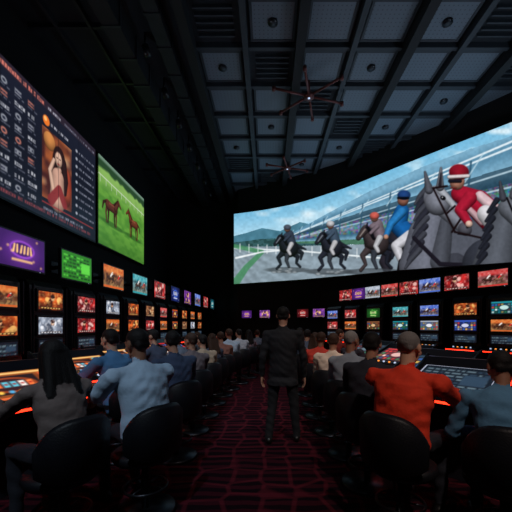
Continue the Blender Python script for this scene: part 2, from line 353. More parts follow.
# ------------------------------------------------------------------ left LED screens
def draw_board(U,V):
    X=4.4+(9.42-4.4)*U; Y=3.88+(6.5-3.88)*V
    cv=Cv(X,Y,0.03,0.0,1); cv.fill((22,25,37))
    cv.b(np.clip((Y-5.2)/2,0,.5),(34,38,56)); 
    cv.rect(4.4,6.3,9.42,6.5,(44,36,48))
    rs=np.random.RandomState(3)
    def text(x0,y,x1,h,c,al=1):
        x=x0
        while x<x1:
            w=rs.uniform(.02,.06)
            cv.rect(x,y,x+w,y+h*rs.uniform(.75,1),c,al); 
            if rs.rand()<.4: cv.rect(x+w*.3,y+h*.3,x+w*.7,y+h*.6,(24,27,40),.8)
            x+=w+rs.choice([.015,.015,.06])
    text(4.5,6.34,7.3,.09,(214,120,106)); text(7.4,6.34,7.9,.06,(170,170,184))
    text(8.0,6.34,9.3,.05,(120,122,140))
    for r in range(9):
        y=6.08-r*.235
        for c in range(7):
            x=4.65+c*.355
            k=rs.rand(); cc=(150,154,164) if rs.rand()<.75 else (196,120,104)
            if k<.3: cv.ell(x+.09,y,.075,.06,cc); cv.ell(x+.09,y,.04,.03,(40,44,60))
            elif k<.6: cv.rect(x,y-.05,x+.17,y+.05,cc,.85); text(x+.02,y-.02,x+.15,.035,(40,40,60))
            elif k<.93: text(x,y-.04,x+.22,.075,(186,188,196))
            text(x,y-.10,x+.22,.025,(104,108,124))
    cv.ell(7.34,6.05,.11,.11,(236,120,44)); cv.ell(7.31,6.08,.05,.05,(255,190,110)); text(7.5,6.02,8.1,.06,(190,190,200))
    px0,px1,py0,py1=7.2,8.28,4.32,5.88
    cv.rect(px0,py0,px1,py1,(70,34,34)); nz=vnoise(X*10,Y*10,1.6,21); rm=cv.polymask([(px0,py0),(px1,py0),(px1,py1),(px0,py1)])
    cv.b(rm*np.clip(nz-.35,0,1),(220,120,60)); cv.b(rm*np.clip(vnoise(X*10,Y*10,2.6,22)-.55,0,1)*1.5,(236,190,140))
    cv.shade=.4
    cv.ell(7.45,5.65,.2,.2,(226,150,80),0,.85); cv.ell(8.08,4.85,.2,.45,(170,64,44),0,.8)
    cv.ell(7.8,5.42,.22,.28,(44,26,28)); cv.limb([(7.95,5.4),(8.02,5.0),(8.0,4.7)],[.12,.12,.08],(44,26,28)); cv.limb([(7.64,5.4),(7.58,5.1)],[.08,.06],(50,28,28))
    cv.limb([(7.72,4.4),(7.75,4.95),(7.8,5.15)],[.27,.22,.08],(206,160,140))
    cv.limb([(7.58,4.6),(7.46,5.0),(7.6,5.3)],[.08,.06,.05],(216,176,154))
    cv.ell(7.77,5.38,.13,.18,(226,184,160)); cv.shade=0
    cv.ell(7.72,5.41,.022,.014,(40,20,20)); cv.ell(7.82,5.41,.022,.014,(40,20,20)); cv.ell(7.77,5.28,.035,.016,(160,50,50))
    cv.limb([(7.5,4.35),(7.8,4.7),(8.0,4.4)],[.12,.1,.1],(130,40,44),.9)
    for r in range(9):
        y=5.98-r*.2; cv.ell(8.5,y,.045,.04,(160,164,176)); text(8.6,y-.025,9.3,.05,(150,154,170),.85)
    cv.rect(7.2,4.2,9.3,4.23,(150,50,50)); text(4.6,3.98,9.2,.07,(130,60,66)); text(7.25,4.06,8.8,.06,(130,134,150))
    for x in np.arange(4.4,9.5,.84): cv.rect(x,3.9,x+.012,6.5,(8,9,14),.6)
    return cv.C
def draw_field(U,V):
    X=9.6+(13.1-9.6)*U; Y=3.9+(6.5-3.9)*V
    cv=Cv(X,Y,0.03,0.4,1); cv.fill((98,156,60))
    nz=vnoise(X*10,Y*24,2.2,31)
    cv.b(np.clip(nz-.3,0,.6),(60,118,42))
    cv.b(np.clip((Y-5.5)*1.3,0,.6),(160,196,112))
    cv.b(np.clip((Y-6.1-.08*vnoise(X*10,Y*0,2,32))*12,0,1),(40,70,44)); cv.b(np.clip((Y-6.36)*12,0,1),(110,138,120)); sv=cv.shade; cv.shade=0
    cv.limb([(9.6,5.95),(13.1,5.85)],[.015,.015],(204,216,196)); 
    for x in np.arange(9.7,13.1,.35): cv.limb([(x,5.92),(x,5.74)],[.012,.012],(195,206,186))
    cv.ell(10.5,4.66,.8,.08,(50,96,36),0,.8); cv.ell(12.1,4.68,.75,.08,(50,96,36),0,.8); cv.shade=sv
    horse_side(cv,10.42,5.2,.76,1,1,(88,46,36),(160,96,70),True)
    horse_side(cv,12.1,5.2,.74,-1,1,(104,52,34),(170,104,70),True)
    cv.b(np.clip((4.5-Y)*.8,0,.4),(40,90,30))
    return cv.C
for nm,d0,d1,z0,z1,fn,nu,nv in (('odds_board_screen',4.4,9.42,3.88,6.5,draw_board,360,190),('racecourse_screen',9.6,13.1,3.9,6.5,draw_field,190,140)):
    b=MB(); b.flat((-4.93,d0,z0),(0,d1-d0,0),(0,0,z1-z0),M_SCR,nu,nv,fn)
    b.box((-5.015,(d0+d1)/2,(z0+z1)/2),(.15,d1-d0+.07,z1-z0+.07),M_BLACK); b.build(nm)
# ------------------------------------------------------------------ small monitor pictures
PAL=dict(orange=[(50,16,12),(220,92,34),(250,196,110)],red=[(60,10,16),(206,40,40),(240,200,190)],teal=[(8,40,50),(30,150,164),(210,240,235)],
 green=[(14,60,20),(70,170,60),(220,240,160)],blue=[(16,22,70),(60,100,210),(220,225,245)],purple=[(58,22,92),(140,66,186),(240,190,120)],white=[(60,66,80),(170,180,196),(240,240,245)],
 brown=[(44,26,18),(150,92,56),(230,190,140)],dim=[(14,20,30),(40,58,76),(96,116,126)],lime=[(40,120,30),(84,190,60),(20,50,20)])
def pic(kind,pal,seed):
    def f(U,V):
        rs=np.random.RandomState(seed); c0,c1,c2=PAL[pal]; cv=Cv(U*1.6,V,0.04,0.35 if kind in('race','fire') else 0,1); cv.fill(c0)
        if kind=='logo':
            cv.b(np.clip(.7-np.hypot(cv.X-.8,cv.Y-.5),0,1),c1,.9)
            cv.ell(.8,.55,.42,.26,c1); cv.ell(.8,.55,.36,.2,c0)
            for i in range(6): cv.limb([(.5+i*.12,.45),(.5+i*.12+rs.uniform(-.04,.04),.66)],[.03,.025],c2)
            cv.rect(.45,.18,1.15,.25,c2,.9)
            for i in range(6): cv.ell(rs.uniform(.1,1.5),rs.uniform(.1,.9),.04,.04,c2,0,.6)
        elif kind=='race':
            cv.b(np.clip((cv.Y-.6)*6,0,1),c1,.8); cv.b(np.clip((.35-cv.Y)*4,0,1),(120,104,76),.7)
            cv.b(vnoise(cv.X*10,cv.Y*10,1.2,seed)*.5,c2)
            horse_side(cv,.55,.45,.42,1,1,(60,34,26),c2,False,(220,214,210)); horse_side(cv,1.15,.4,.4,1,1,(120,80,60),c2,False,(200,40,40))
            cv.rect(0,.0,1.6,.1,c1,.9)
        elif kind=='fire':
            cv.b(vnoise(cv.X*10,cv.Y*10,2.6,seed)*1.1,c1,.95)
            for i in range(4): cv.ell(rs.uniform(.2,1.4),rs.uniform(.2,.85),rs.uniform(.08,.2),rs.uniform(.08,.22),c2,rs.uniform(0,90),.75)
            cv.limb([(rs.uniform(.5,1.1),.1),(rs.uniform(.5,1.1),.5)],[.2,.13],c0,.8); x=rs.uniform(.5,1.1); cv.ell(x,.66,.13,.17,(226,170,130)); cv.ell(x,.76,.15,.12,(50,24,20))
            cv.b(vnoise(cv.X*10,cv.Y*10,.9,seed+9)-.5,c2)
            cv.rect(.1,.04,1.5,.15,(20,10,12),.8)
            for i in range(7): cv.rect(.16+i*.19,.07,.28+i*.19,.12,c2)
        elif kind=='ui':
            cols=[c1,c2,(210,60,50),(60,150,90),(60,110,200),(240,190,80)]
            cv.rect(.04,.86,1.56,.96,c1)
            for i in range(8):
                for j in range(4): cv.rect(.06+i*.19,.08+j*.19,.2+i*.19,.22+j*.19,cols[rs.randint(6)],rs.uniform(.3,.95))
            cv.ell(.8,.5,.34,.24,c0,0,.8); cv.ell(.8,.5,.26,.17,c2,0,.8)
        elif kind=='table':   # touch betting screen : felt, cards, chips, side bars
            cv.fill((96,34,18)); cv.b(vnoise(cv.X*10,cv.Y*10,2.4,seed)*.6,(236,150,60))
            cv.rect(.22,.16,1.12,.84,(34,22,26)); cv.ell(.67,.5,.4,.28,(150,64,30)); cv.ell(.67,.5,.34,.22,(52,26,30))
            for i in range(6): cv.rect(.32+i*.12,.42,.41+i*.12,.62,[(240,236,226),(240,120,60),(90,190,210)][rs.randint(3)]); cv.ell(.365+i*.12,.52,.022,.03,(150,30,30))
            for i in range(6): cv.ell(.3+i*.15,.25,.04,.05,[(250,200,80),(220,60,60),(80,170,220)][rs.randint(3)])
            for j in range(5): cv.rect(1.2,.1+j*.165,1.52,.22+j*.165,[(240,180,80),(220,90,50),(90,200,200),(230,230,220)][rs.randint(4)]); cv.rect(1.24,.14+j*.165,1.4,.17+j*.165,(40,20,20))
            for j in range(4): cv.rect(.04,.14+j*.2,.17,.27+j*.2,[(240,220,120),(230,80,60)][j%2])
            cv.rect(.04,.9,1.55,.97,(250,200,120)); cv.rect(.04,.02,1.1,.08,(240,110,60))
        elif kind=='text':
            for j in range(7):
                x=.08
                while x<1.45:
                    w=rs.uniform(.05,.2); cv.rect(x,.08+j*.125,min(x+w,1.52),.14+j*.125,c2 if rs.rand()<.7 else c1,.9); x+=w+.05
            cv.rect(1.0,.3,1.5,.7,c1)
        vg=1-0.2*np.abs(V-.5); return cv.C*vg[...,None]
    return f
# ------------------------------------------------------------------ furniture of the hall
def hanging_monitor(x,y,fx,fy,w,h,kind,pal,seed,z=2.52,arm=.33):
    b=MB(); b.box((0,0,0),(w+.05,.05,h+.05),M_BLACK)
    b.flat((-w/2,-.027,-h/2),(w,0,0),(0,0,h),M_SMALL,52,34,pic(kind,pal,seed))
    b.box((0,.06,0),(w*.5,.07,h*.5),M_BLACK); b.box((0,.09+arm/2-.03,0),(.06,arm-.04,.06),M_METAL); b.box((0,arm+.035,0),(.2,.02,.2),M_METAL)
    b.box((w*.4,-.026,-h/2-.012),(.02,.004,.006),M_BTN2)
    return b.build('wall_monitor',(x,y,z),yaw_front(fx,fy),bevel=.006)
def slot_machine(x,y,fx,fy,w,ups,lows,seed,sf=.84):
    b=MB()
    prof=[(.33,0),(-.12,0),(-.12,.74),(-.30,.90),(-.30,.96),(-.05,1.03),(-.02,2.08),(.04,2.16),(.33,2.16)]
    b.prism(prof,w,M_CAB)
    sw=w*sf
    for zc,h,(k,p) in ((1.87,.27,ups),(1.49,.25,lows)):
        b.box((0,-.055,zc),(sw+.06,.04,h+.06),M_BLACK)
        b.flat((-sw/2,-.077,zc-h/2),(sw,0,0),(0,0,h),M_SMALL,40,24,pic(k,p,seed+int(zc*10)))
    b.box((0,-.065,1.19),(sw+.04,.03,.22),M_BLACK); b.flat((-sw/2,-.082,1.1),(sw,0,0),(0,0,.18),M_SMALL,30,12,pic('text','dim',seed))
    for i in range(5): b.cyl((-.2+i*.1,-.2,.985),(-.2+i*.1,-.203,1.004),.018,M_BTN if i%2 else M_BTN2,n=10)
    b.box((0,-.302,.93),(w*.95,.008,.018),M_LED)
    b.box((0,-.125,.4),(w*.8,.01,.5),M_BLACK); b.box((w*.2,-.135,.5),(.1,.015,.05),M_METAL)
    for sx in(-1,1): b.box((sx*(w/2-.012),-.07,1.6),(.02,.03,1.0),M_METAL)
    return b.build('slot_machine',(x,y,0),yaw_front(fx,fy),bevel=.008)
def console(x,y,fx,fy,pal,seed,w=.92,kind='ui',rim=False):
    b=MB()
    b.prism([(.30,.0),(-.05,.0),(-.02,.1),(-.08,.70),(.30,.74)],w*.8,M_CAB)
    b.prism([(-.36,.77),(-.37,.82),(-.33,.855),(.20,1.06),(.30,1.15),(.36,1.15),(.36,.72),(-.1,.70)],w,M_CAB)
    y0,z0,y1,z1=-.28,.874,.18,1.052; nz=Vector((0,-(z1-z0),(y1-y0))).normalized()
    Rx=Matrix.Rotation(math.atan2(z1-z0,y1-y0),3,'X')
    o=Vector((-w*.42,y0,z0))+nz*.008
    b.box((0,(y0+y1)/2,(z0+z1)/2+.001),(w*.9,.53,.012),M_RIM if rim else M_BLACK,Rx)
    b.flat(o+nz*.002,(w*.84,0,0),(0,y1-y0,z1-z0),M_SMALL,84,50,pic(kind,pal,seed))
    for i in range(6): b.cyl((-.3+i*.12,-.325,.85),(-.3+i*.12,-.325,.875),.018,M_BTN if i%2 else M_BTN2,n=10)
    b.box((0,-.37,.795),(w*.96,.012,.022),M_LED)
    for sx in(-1,1):
        b.prism([(-.37,.80),(-.35,.87),(.2,1.09),(.36,1.18),(.36,.95)],.03,M_METAL,sx*(w/2+.012))
        b.prism([(-.33,.80),(-.33,.82),(.3,1.02),(.3,1.0)],.012,M_LED,sx*(w/2+.030))
    return b.build('betting_console',(x,y,0),yaw_front(fx,fy),bevel=.006)
lc=np.polyfit([2.6,4.58,7.14,8.42,9.7,10.98,12.26,13.54,14.8],[-3.42,-3.42,-3.37,-3.27,-3.2,-3.12,-3.0,-2.9,-2.83],3)
LX=lambda d: float(np.polyval(lc,d))
slab('wall_partition_left',[(LX(d)-.40,d) for d in np.linspace(1.6,15.2,28)],M_WALL,0,2.86,.1,side=1)
tops=[('logo','purple'),('text','lime'),('race','orange'),('race','teal'),('fire','red'),('logo','blue'),('fire','purple'),('race','blue'),('fire','red'),('logo','teal')]
for i,(k,p) in enumerate([('race','red')]+tops):
    d=4.58+1.28*(i-1)
    hanging_monitor(LX(d),d,1,-.04,.84,.46,k,p,i+3,arm=.36)
seq=[('fire','orange'),('fire','orange'),('race','orange'),('fire','brown'),('fire','orange'),('race','red'),('fire','red'),('ui','orange'),('fire','white')]
for i in range(12):
    d=3.2+.95*i
    slot_machine(LX(d),d,1,-.05,.74,seq[(i*2)%9],[('race','orange'),('fire','orange'),('fire','white'),('fire','red')][i%4] if i<5 else seq[(i*5+3)%9],20+i,sf=.70)
rp=np.polyfit([5.0,6.0,7.2,7.9,8.5,9.2,9.7,10.3,11.3,12.3,13.0],[6.15,5.6,4.9,4.5,4.2,3.88,3.6,3.26,2.67,2.1,1.7],3)
RX=lambda d: float(np.polyval(rp,d))
def rpt(px):
    lo,hi=5.0,13.0
    for _ in range(50):
        m=(lo+hi)/2
        if VX+RX(m)/m*F>px: lo=m
        else: hi=m
    d=(lo+hi)/2; t=Vector((RX(d+.1)-RX(d-.1),.2)).normalized(); f=Vector((-t.y,t.x)); 
    if f.y>0 or f.x>0: f=-f if f.x>0 else f
    return RX(d),d,f
pp=[]
for d in np.linspace(4.8,12.9,26):
    t=Vector((RX(d+.1)-RX(d-.1),.2)).normalized(); nn=Vector((t.y,-t.x)); 
    pp.append((RX(d)+nn.x*.42,d+nn.y*.42))
slab('wall_partition_right',pp,M_WALL,0,2.82,.1,side=-1)
RT=[(532,'race','blue'),(493,'race','red'),(457,'fire','red'),(430,'race','blue'),(409,'fire','red'),(390,'race','red'),(373,'race','white'),(359,'logo','purple'),(346,'fire','red')]
for i,(px,k,p) in enumerate(RT):
    x,y,f=rpt(px); hanging_monitor(x,y,f.x,f.y,.60,.35,k,p,50+i,arm=.36)
RM=[(552,'fire','orange','fire','orange'),(506,'ui','teal','race','orange'),(467,'fire','orange','ui','blue'),(431,'race','blue','ui','white'),(402,'race','teal','ui','teal'),(375,'logo','green','ui','brown'),(352,'fire','red','race','orange'),(334,'race','blue','fire','red')]
for i,(px,k,p,k2,p2) in enumerate(RM):
    x,y,f=rpt(px); slot_machine(x,y,f.x,f.y,.7,(k,p),(k2,p2),80+i,sf=.74)
for i,s in enumerate((247,265,303,319)):
    a=wallpt(s,314,.0); a2=wallpt(s+1,314,0); t=(a2-a).normalized(); f=Vector((t.y,-t.x)); f=f if f.y<0 else -f
    hanging_monitor(a.x,a.y,f.x,f.y,.5,.32,'fire' if i%2 else 'logo','purple' if i!=2 else 'red',70+i,z=1.98,arm=.17)
console(-2.28,3.0,.86,-.5,'orange',5,1.0,'table'); console(-2.45,4.4,.93,-.36,'brown',6,.95,'table'); console(-2.55,5.7,.95,-.3,'orange',7,.92,'table'); console(-2.5,7.0,.95,-.3,'orange',8,.92,'table'); console(-2.4,8.3,.95,-.3,'red',9)
console(1.84,3.26,-.76,-.64,'dim',10,.80,'text',True); console(2.25,4.5,-.85,-.52,'dim',11,.86,'ui'); console(2.35,5.9,-.88,-.47,'red',12); console(2.2,7.3,-.88,-.47,'dim',13)
# ------------------------------------------------------------------ ceiling structure
b=MB(); xs=np.arange(-1.7,8.0,1.2); ys=np.arange(0.2,16.5,1.2)
for i,x in enumerate(xs): b.box((x,8.0,CZ-.10 if i%2 else CZ-.17),(.12 if i%2 else .2,17,.2 if i%2 else .34),M_BEAM if i%2 else M_DARK)
for i,y in enumerate(ys): b.box((3.1,y,CZ-.06),(9.6,.10,.12),M_BEAM)
for i,x in enumerate(xs[:-1]):
    for j,y in enumerate(ys[:-1]):
        if (i*7+j*3)%5==0: 
            for q in range(5): b.box((x+.6,y+.28+q*.16,CZ-.05),(.78,.03,.06),M_BEAM)
            continue
        b.box((x+.6,y+.6,CZ-.025),(.84,.84,.05),M_PANEL)
        for sx,sy,a,c in ((0,-.45,.96,.05),(0,.45,.96,.05),(-.45,0,.05,.86),(.45,0,.05,.86)): b.box((x+.6+sx,y+.6+sy,CZ-.03),(a,c,.06),M_BEAM)
        if (i+j)%3==0: b.cyl((x+.6,y+.6,CZ-.05),(x+.6,y+.6,CZ-.09),.10,M_METAL,n=20); b.cyl((x+.6,y+.6,CZ-.09),(x+.6,y+.6,CZ-.10),.06,M_BEAM,n=16)
b.build('ceiling_tile_grid')
b=MB()
for x,w,h in ((-3.05,.34,.5),(-2.25,.28,.26)):
    b.box((x,7.8,CZ-h/2-.001),(w,17.2,h),M_DUCT if w<.3 else M_DARK)
    for y in np.arange(0,16.4,.8): b.box((x,y,CZ-h/2-.001),(w+.05,.05,h+.04),M_DUCT)
b.build('ceiling_air_duct')
b=MB()
for x in (-4.4,-3.7): b.box((x,7.8,CZ-.06),(.06,17,.12),M_DUCT)
for y in np.arange(.5,16,1.6): b.box((-4.1,y,CZ-.05),(1.8,.06,.1),M_DUCT)
for i in range(10):
    y=3.2+i*1.3; b.cyl((-2.65,y,CZ-.02),(-2.65,y,CZ-.3),.025,M_METAL); b.cyl((-2.65,y,CZ-.28),(-2.6,y+.05,CZ-.48),.07,M_BLACK)
b.build('ceiling_lighting_track')
M_STAR=mat('fixture_bronze',(110,60,58),.5,.3)
def star(x,y,R):
    b=MB(); z=CZ-.44; b.cyl((0,0,.43),(0,0,0),.03,M_STAR); b.cyl((0,0,.03),(0,0,-.05),.13,M_STAR,n=20); b.cyl((0,0,-.05),(0,0,-.06),.03,M_BTN2,n=20)
    for k in range(6):
        a=k*math.pi/3+.3; c=Vector((math.cos(a),math.sin(a),0)); b.cyl(c*.1,c*R,.030,M_STAR); b.cyl(c*R+Vector((0,0,.04)),c*R-Vector((0,0,.06)),.045,M_STAR)
    b.build('ceiling_light_fixture',(x,y,z))
star(1.05,8.45,.95); star(.72,12.3,.8)
# ------------------------------------------------------------------ chairs
def chair(x,y,fx,fy):
    b=MB()
    b.cyl((0,.02,0),(0,.02,.03),.25,M_METAL,.23,n=24); b.cyl((0,.02,.03),(0,.02,.42),.032,M_METAL); b.torus((0,.02,.2),.17,.011,M_METAL)
    for k in range(4):
        a=k*math.pi/2+.4; b.cyl((0,.02,.2),(.17*math.cos(a),.02+.17*math.sin(a),.2),.008,M_METAL,n=8)
    rg=[]
    for z,r in ((.415,.17),(.42,.225),(.455,.245),(.485,.24),(.5,.215),(.503,.1)): rg.append(((0,.05,z),(r,0,0),(0,r*.98,0)))
    b.tube(rg,M_VINYL,n=28)
    vs=[];fs=[];N=18
    for i in range(N+1):
        a=math.radians(208+124*i/N); e=abs(i/N*2-1); top=.90-.16*e**3; bot=.50+.05*e**3
        for r,z in ((.235,bot),(.242,top-.03),(.262,top),(.288,top-.03),(.278,bot),(.255,bot-.02)):
            vs.append((r*math.cos(a)*1.04,.03+r*math.sin(a)*1.05,z))
    for i in range(N):
        for k in range(6): fs.append((i*6+k,i*6+(k+1)%6,(i+1)*6+(k+1)%6,(i+1)*6+k))
    fs+=[tuple(range(6)),tuple(N*6+k for k in range(5,-1,-1))]
    b.add(vs,fs,M_VINYL,smooth=True)
    for sx in(-.1,.1): b.cyl((sx,-.1,.43),(sx,-.215,.56),.016,M_METAL)
    b.build('casino_chair',(x,y,0),yaw_face(fx,fy))
# ------------------------------------------------------------------ people
_mc={}
def cmat(nm,c,r=.85,**k):
    key=(nm,tuple(c))
    if key not in _mc: _mc[key]=mat(nm,c,r,**k)
    return _mc[key]
def cap_rings(p0,p1,r0,r1):
    p0=Vector(p0);p1=Vector(p1); a=(p1-p0); a=a.normalized() if a.length>1e-6 else Vector((0,0,1)); u=a.orthogonal().normalized(); w=a.cross(u); R=[]
    for ph in (-80,-50,-22): q=math.radians(ph); R.append((p0+a*r0*math.sin(q),u*r0*math.cos(q),w*r0*math.cos(q)))
    for ph in (22,50,80): q=math.radians(ph); R.append((p1+a*r1*math.sin(q),u*r1*math.cos(q),w*r1*math.cos(q)))
    return R
def ell_rings(c,rad,B):
    R=[]; 
    for ph in (-80,-60,-35,-12,12,35,60,80):
        q=math.radians(ph); R.append((Vector(c)+B@Vector((0,0,rad[2]*math.sin(q))),B@Vector((rad[0]*math.cos(q),0,0)),B@Vector((0,rad[1]*math.cos(q),0))))
    return R
SK,HR,SH,PT,BT,EY,LP=range(7)
def hand(prims,W,d,nrm,side,curl):
    d=d.normalized(); side=(side-d*side.dot(d)).normalized(); nrm=(nrm-d*nrm.dot(d)-side*nrm.dot(side)).normalized()
    R=[]
    for t,a,c in ((-.035,.024,.02),(0,.027,.019),(.03,.036,.017),(.065,.042,.015),(.088,.039,.013),(.094,.03,.008)): R.append((W+d*t,side*a,nrm*c))
    prims.append(('free',R,SK))
    for off,L,sp in ((.031,.070,.10),(.0105,.080,.03),(-.0105,.074,-.04),(-.030,.056,-.12)):
        p=W+d*.083+side*off; dr=(d+side*sp).normalized(); ang=curl*.6
        for k,fr in enumerate((.45,.3,.25)):
            v=dr*math.cos(ang)+nrm*math.sin(ang); q=p+v*L*fr; prims.append(('free',cap_rings(p,q,.0092-.0009*k,.0083-.0009*k),SK)); p=q; ang+=curl*.6
    p=W+d*.022+side*.024; v=(d*.65+side*.65+nrm*.25).normalized(); q=p+v*.042; prims.append(('free',cap_rings(p,q,.0145,.011),SK))
    v=(d*.85+side*.3+nrm*.35).normalized(); prims.append(('free',cap_rings(q,q+v*.032,.011,.0085),SK))
def ik(S,W,l1,l2,pole):
    v=W-S; L=v.length; 
    if L>(l1+l2)*.985: W=S+v*((l1+l2)*.985/L); v=W-S; L=v.length
    a=v.normalized(); x=(l1*l1-l2*l2+L*L)/(2*L); h=math.sqrt(max(l1*l1-x*x,0)); p=(pole-a*pole.dot(a)).normalized()
    return S+a*x+p*h,W
def person(name,x,y,fx,fy,shirt,pants=(30,32,42),hair=(28,22,20),skin=(204,154,128),lean=.2,style='short',arms='console',voxel=.012,scale=1.0,hyaw=0.,hpitch=.12,sleeve='long',standing=False,zoff=0,female=False,build=1.0):
    P=[]
    cap=lambda a,b_,r0,r1,l:P.append(('cap',Vector(a),Vector(b_),r0,r1,l))
    ell=lambda c,r,B,l:P.append(('ell',Vector(c),r,B,l))
    hz=.605 if not standing else .93
    pel=Vector((0,0,hz)); sp=Vector((0,math.sin(lean),math.cos(lean))); fw=Vector((0,math.cos(lean),-math.sin(lean))); rt=Vector((1,0,0))
    ws=(.93 if female else (1.05 if standing else 1.10))*build
    rings=[(-.09,.15,.105),(-.03,.17,.125),(.05,.174,.126),(.13,.165,.122),(.22,.162,.12),(.33,.177,.126),(.41,.188,.118),(.47,.165,.09),(.51,.10,.07),(.54,.062,.058)]
    if standing: rings=[(-.20,.195,.14),(-.14,.19,.135)]+rings
    R=[]
    for h,a,c in rings:
        bow=.02*math.sin(max(h,0)/.5*math.pi)
        R.append((pel+sp*h-fw*bow,rt*a*ws,fw*c*(1+(ws-1)*.5)))
    P.append(('loft',R,[PT if h<.04 and not standing else SH for h,_,_ in rings]))
    nb=pel+sp*.52; 
    hdir=Vector((0,math.sin(lean*.6+.1),math.cos(lean*.6+.1))); hc=nb+hdir*.165+Vector((0,.01,0))
    Rh=Matrix.Rotation(hyaw,3,'Z')@Matrix.Rotation(-hpitch,3,'X')
    H=lambda a,b_,c:hc+Rh@Vector((a,b_,c))
    nk=min(ws,1.03)
    cap(nb-sp*.03,H(0,-.02,-.055),.058*nk,.052*nk,SK)
    cap(nb+rt*-.035-sp*.02,nb+rt*.035-sp*.02,.05,.05,SH)
    ell(H(0,-.008,.03),(.074,.092,.082),Rh,SK); ell(H(0,.022,-.02),(.062,.07,.088),Rh,SK)
    cap(H(-.03,.025,-.07),H(.03,.025,-.07),.03,.03,SK); ell(H(0,.068,-.088),(.024,.022,.02),Rh,SK)
    cap(H(0,.086,.012),H(0,.112,-.02),.009,.014,SK); cap(H(-.04,.079,.028),H(.04,.079,.028),.010,.010,SK)
    for q in(-1,1):
        ell(H(q*.03,.083,.006),(.014,.010,.0085),Rh,EY); ell(H(q*.080,-.005,-.002),(.012,.022,.034),Rh,SK); ell(H(q*.04,.06,-.03),(.024,.024,.024),Rh,SK)
    cap(H(-.018,.088,-.05),H(.018,.088,-.05),.009,.009,LP)
    if style in('short','long','crop'):
        e=.0 if style=='crop' else .005
        ell(H(0,-.020,.042),(.079+e,.090+e,.081+e),Rh,HR)
        if style!='crop': cap(H(-.03,-.062,-.012),H(.03,-.062,-.012),.034+e,.034+e,HR)
        else: cap(H(-.03,-.058,.0),H(.03,-.058,.0),.034,.034,HR)
        for q in(-1,1): cap(H(q*.062,.0,.03),H(q*.066,.01,.002),.02,.010,HR)
    if style=='long':
        for q in(-.06,-.02,.02,.06): cap(H(q*.8,-.055,.01),nb+Vector((q*1.5,-.10,-.15+abs(q)))-fw*.01,.052,.036,HR)
        for q in(-1,1): cap(H(q*.062,-.01,.02),nb+Vector((q*.09,-.02,-.07)),.036,.026,HR)
    sw=.19*ws
    for q in(-1,1):
        S=pel+sp*.445+rt*q*(sw+.008); cap(pel+sp*.455+rt*q*.10,S,.064*ws,.060*ws,SH)
        if arms=='down': W=S+Vector((q*.07,.05,-.55)); pole=Vector((q*.4,-1,0))
        elif arms=='lap': W=Vector((q*.13,.37,hz+.125)); pole=Vector((q*.8,-.6,-.4))
        elif arms=='reach': W=Vector((q*.17,.60,.925)); pole=Vector((q*.7,-.3,-1))
        elif arms=='chin': W=Vector((q*.06,.28,.98)) if q>0 else Vector((q*.13,.37,hz+.125)); pole=Vector((q*.8,-.2,-1))
        else: W=Vector((q*.15,.50,.93)); pole=Vector((q*.8,-.3,-1))
        E,W=ik(S,W,.295,.265,pole)
        if sleeve=='long':
            cap(S,E,.062*ws,.050*ws,SH); cap(E,W-(W-E)*.06,.049*ws,.036,SH); cap(W-(W-E)*.12,W,.027,.025,SK)
        else:
            M=S+(E-S)*.66; cap(S,M,.064*ws,.060*ws,SH); cap(S,E,.05*nk,.041*nk,SK); cap(E,W,.042*nk,.026,SK)
        fd=(W-E).normalized()
        if arms=='down': hand(P,W,fd,Vector((-q,0,0)),Vector((0,1,0)),.45)
        else: hand(P,W,Vector((-q*.15,1,-.12)),Vector((0,0,-1)),Vector((-q,0,0)),.35)
    for q in(-1,1):
        if standing:
            Hh=Vector((q*.10,0,.88)); K=Vector((q*.14,.02,.49)); A=Vector((q*.175,-.02+(.05*q),.09))
            cap(Hh,K,.096,.068,PT); cap(K,A,.068,.054,PT); cap(A,A+Vector((0,0,-.01)),.055,.055,PT)
        else:
            Hh=Vector((q*.095,.02,hz)); K=Vector((q*.13,.43,hz-.02)); A=Vector((q*.13,.40,.12))
            cap(Hh,K,.084,.060,PT); cap(K,A,.062,.044,PT)
        cap((A.x,A.y-.03,.045),(A.x+q*.02,A.y+.17,.038),.043,.036,BT); cap((A.x,A.y,.10),(A.x,A.y-.01,.05),.042,.042,BT)
    tmp=MB()
    for p in P:
        if p[0]=='cap': tmp.tube(cap_rings(p[1],p[2],p[3],p[4]),M_BLACK,14)
        elif p[0]=='ell': tmp.tube(ell_rings(p[1],p[2],p[3]),M_BLACK,16)
        elif p[0]=='loft': tmp.tube(p[1],M_BLACK,24)
    me=bpy.data.meshes.new('t'); me.from_pydata(tmp.v,[],tmp.f); o=bpy.data.objects.new('t',me); SC.collection.objects.link(o)
    r=o.modifiers.new('r','REMESH'); r.mode='VOXEL'; r.voxel_size=voxel
    s_=o.modifiers.new('s','SMOOTH'); s_.factor=.5; s_.iterations=3 if voxel<.01 else 2
    dg=bpy.context.evaluated_depsgraph_get(); ev=o.evaluated_get(dg); m2=bpy.data.meshes.new_from_object(ev)
    nv=len(m2.vertices); co=np.zeros(nv*3,dtype=np.float32); m2.vertices.foreach_get('co',co); co=co.reshape(-1,3).astype(float)
    no=np.zeros(nv*3,dtype=np.float32); m2.vertices.foreach_get('normal',no); no=no.reshape(-1,3)
    def dcap(X,a,b_,r0,r1):
        a=np.array(a);b_=np.array(b_);d=b_-a; t=np.clip(((X-a)@d)/(d@d+1e-9),0,1); return np.linalg.norm(X-a-t[:,None]*d,axis=1)-(r0+(r1-r0)*t)
    best=np.full(nv,1e9); lab=np.zeros(nv,int)
    def upd(D,l):
        nonlocal best,lab
        k=D<best; best=np.where(k,D,best); lab=np.where(k,l,lab)
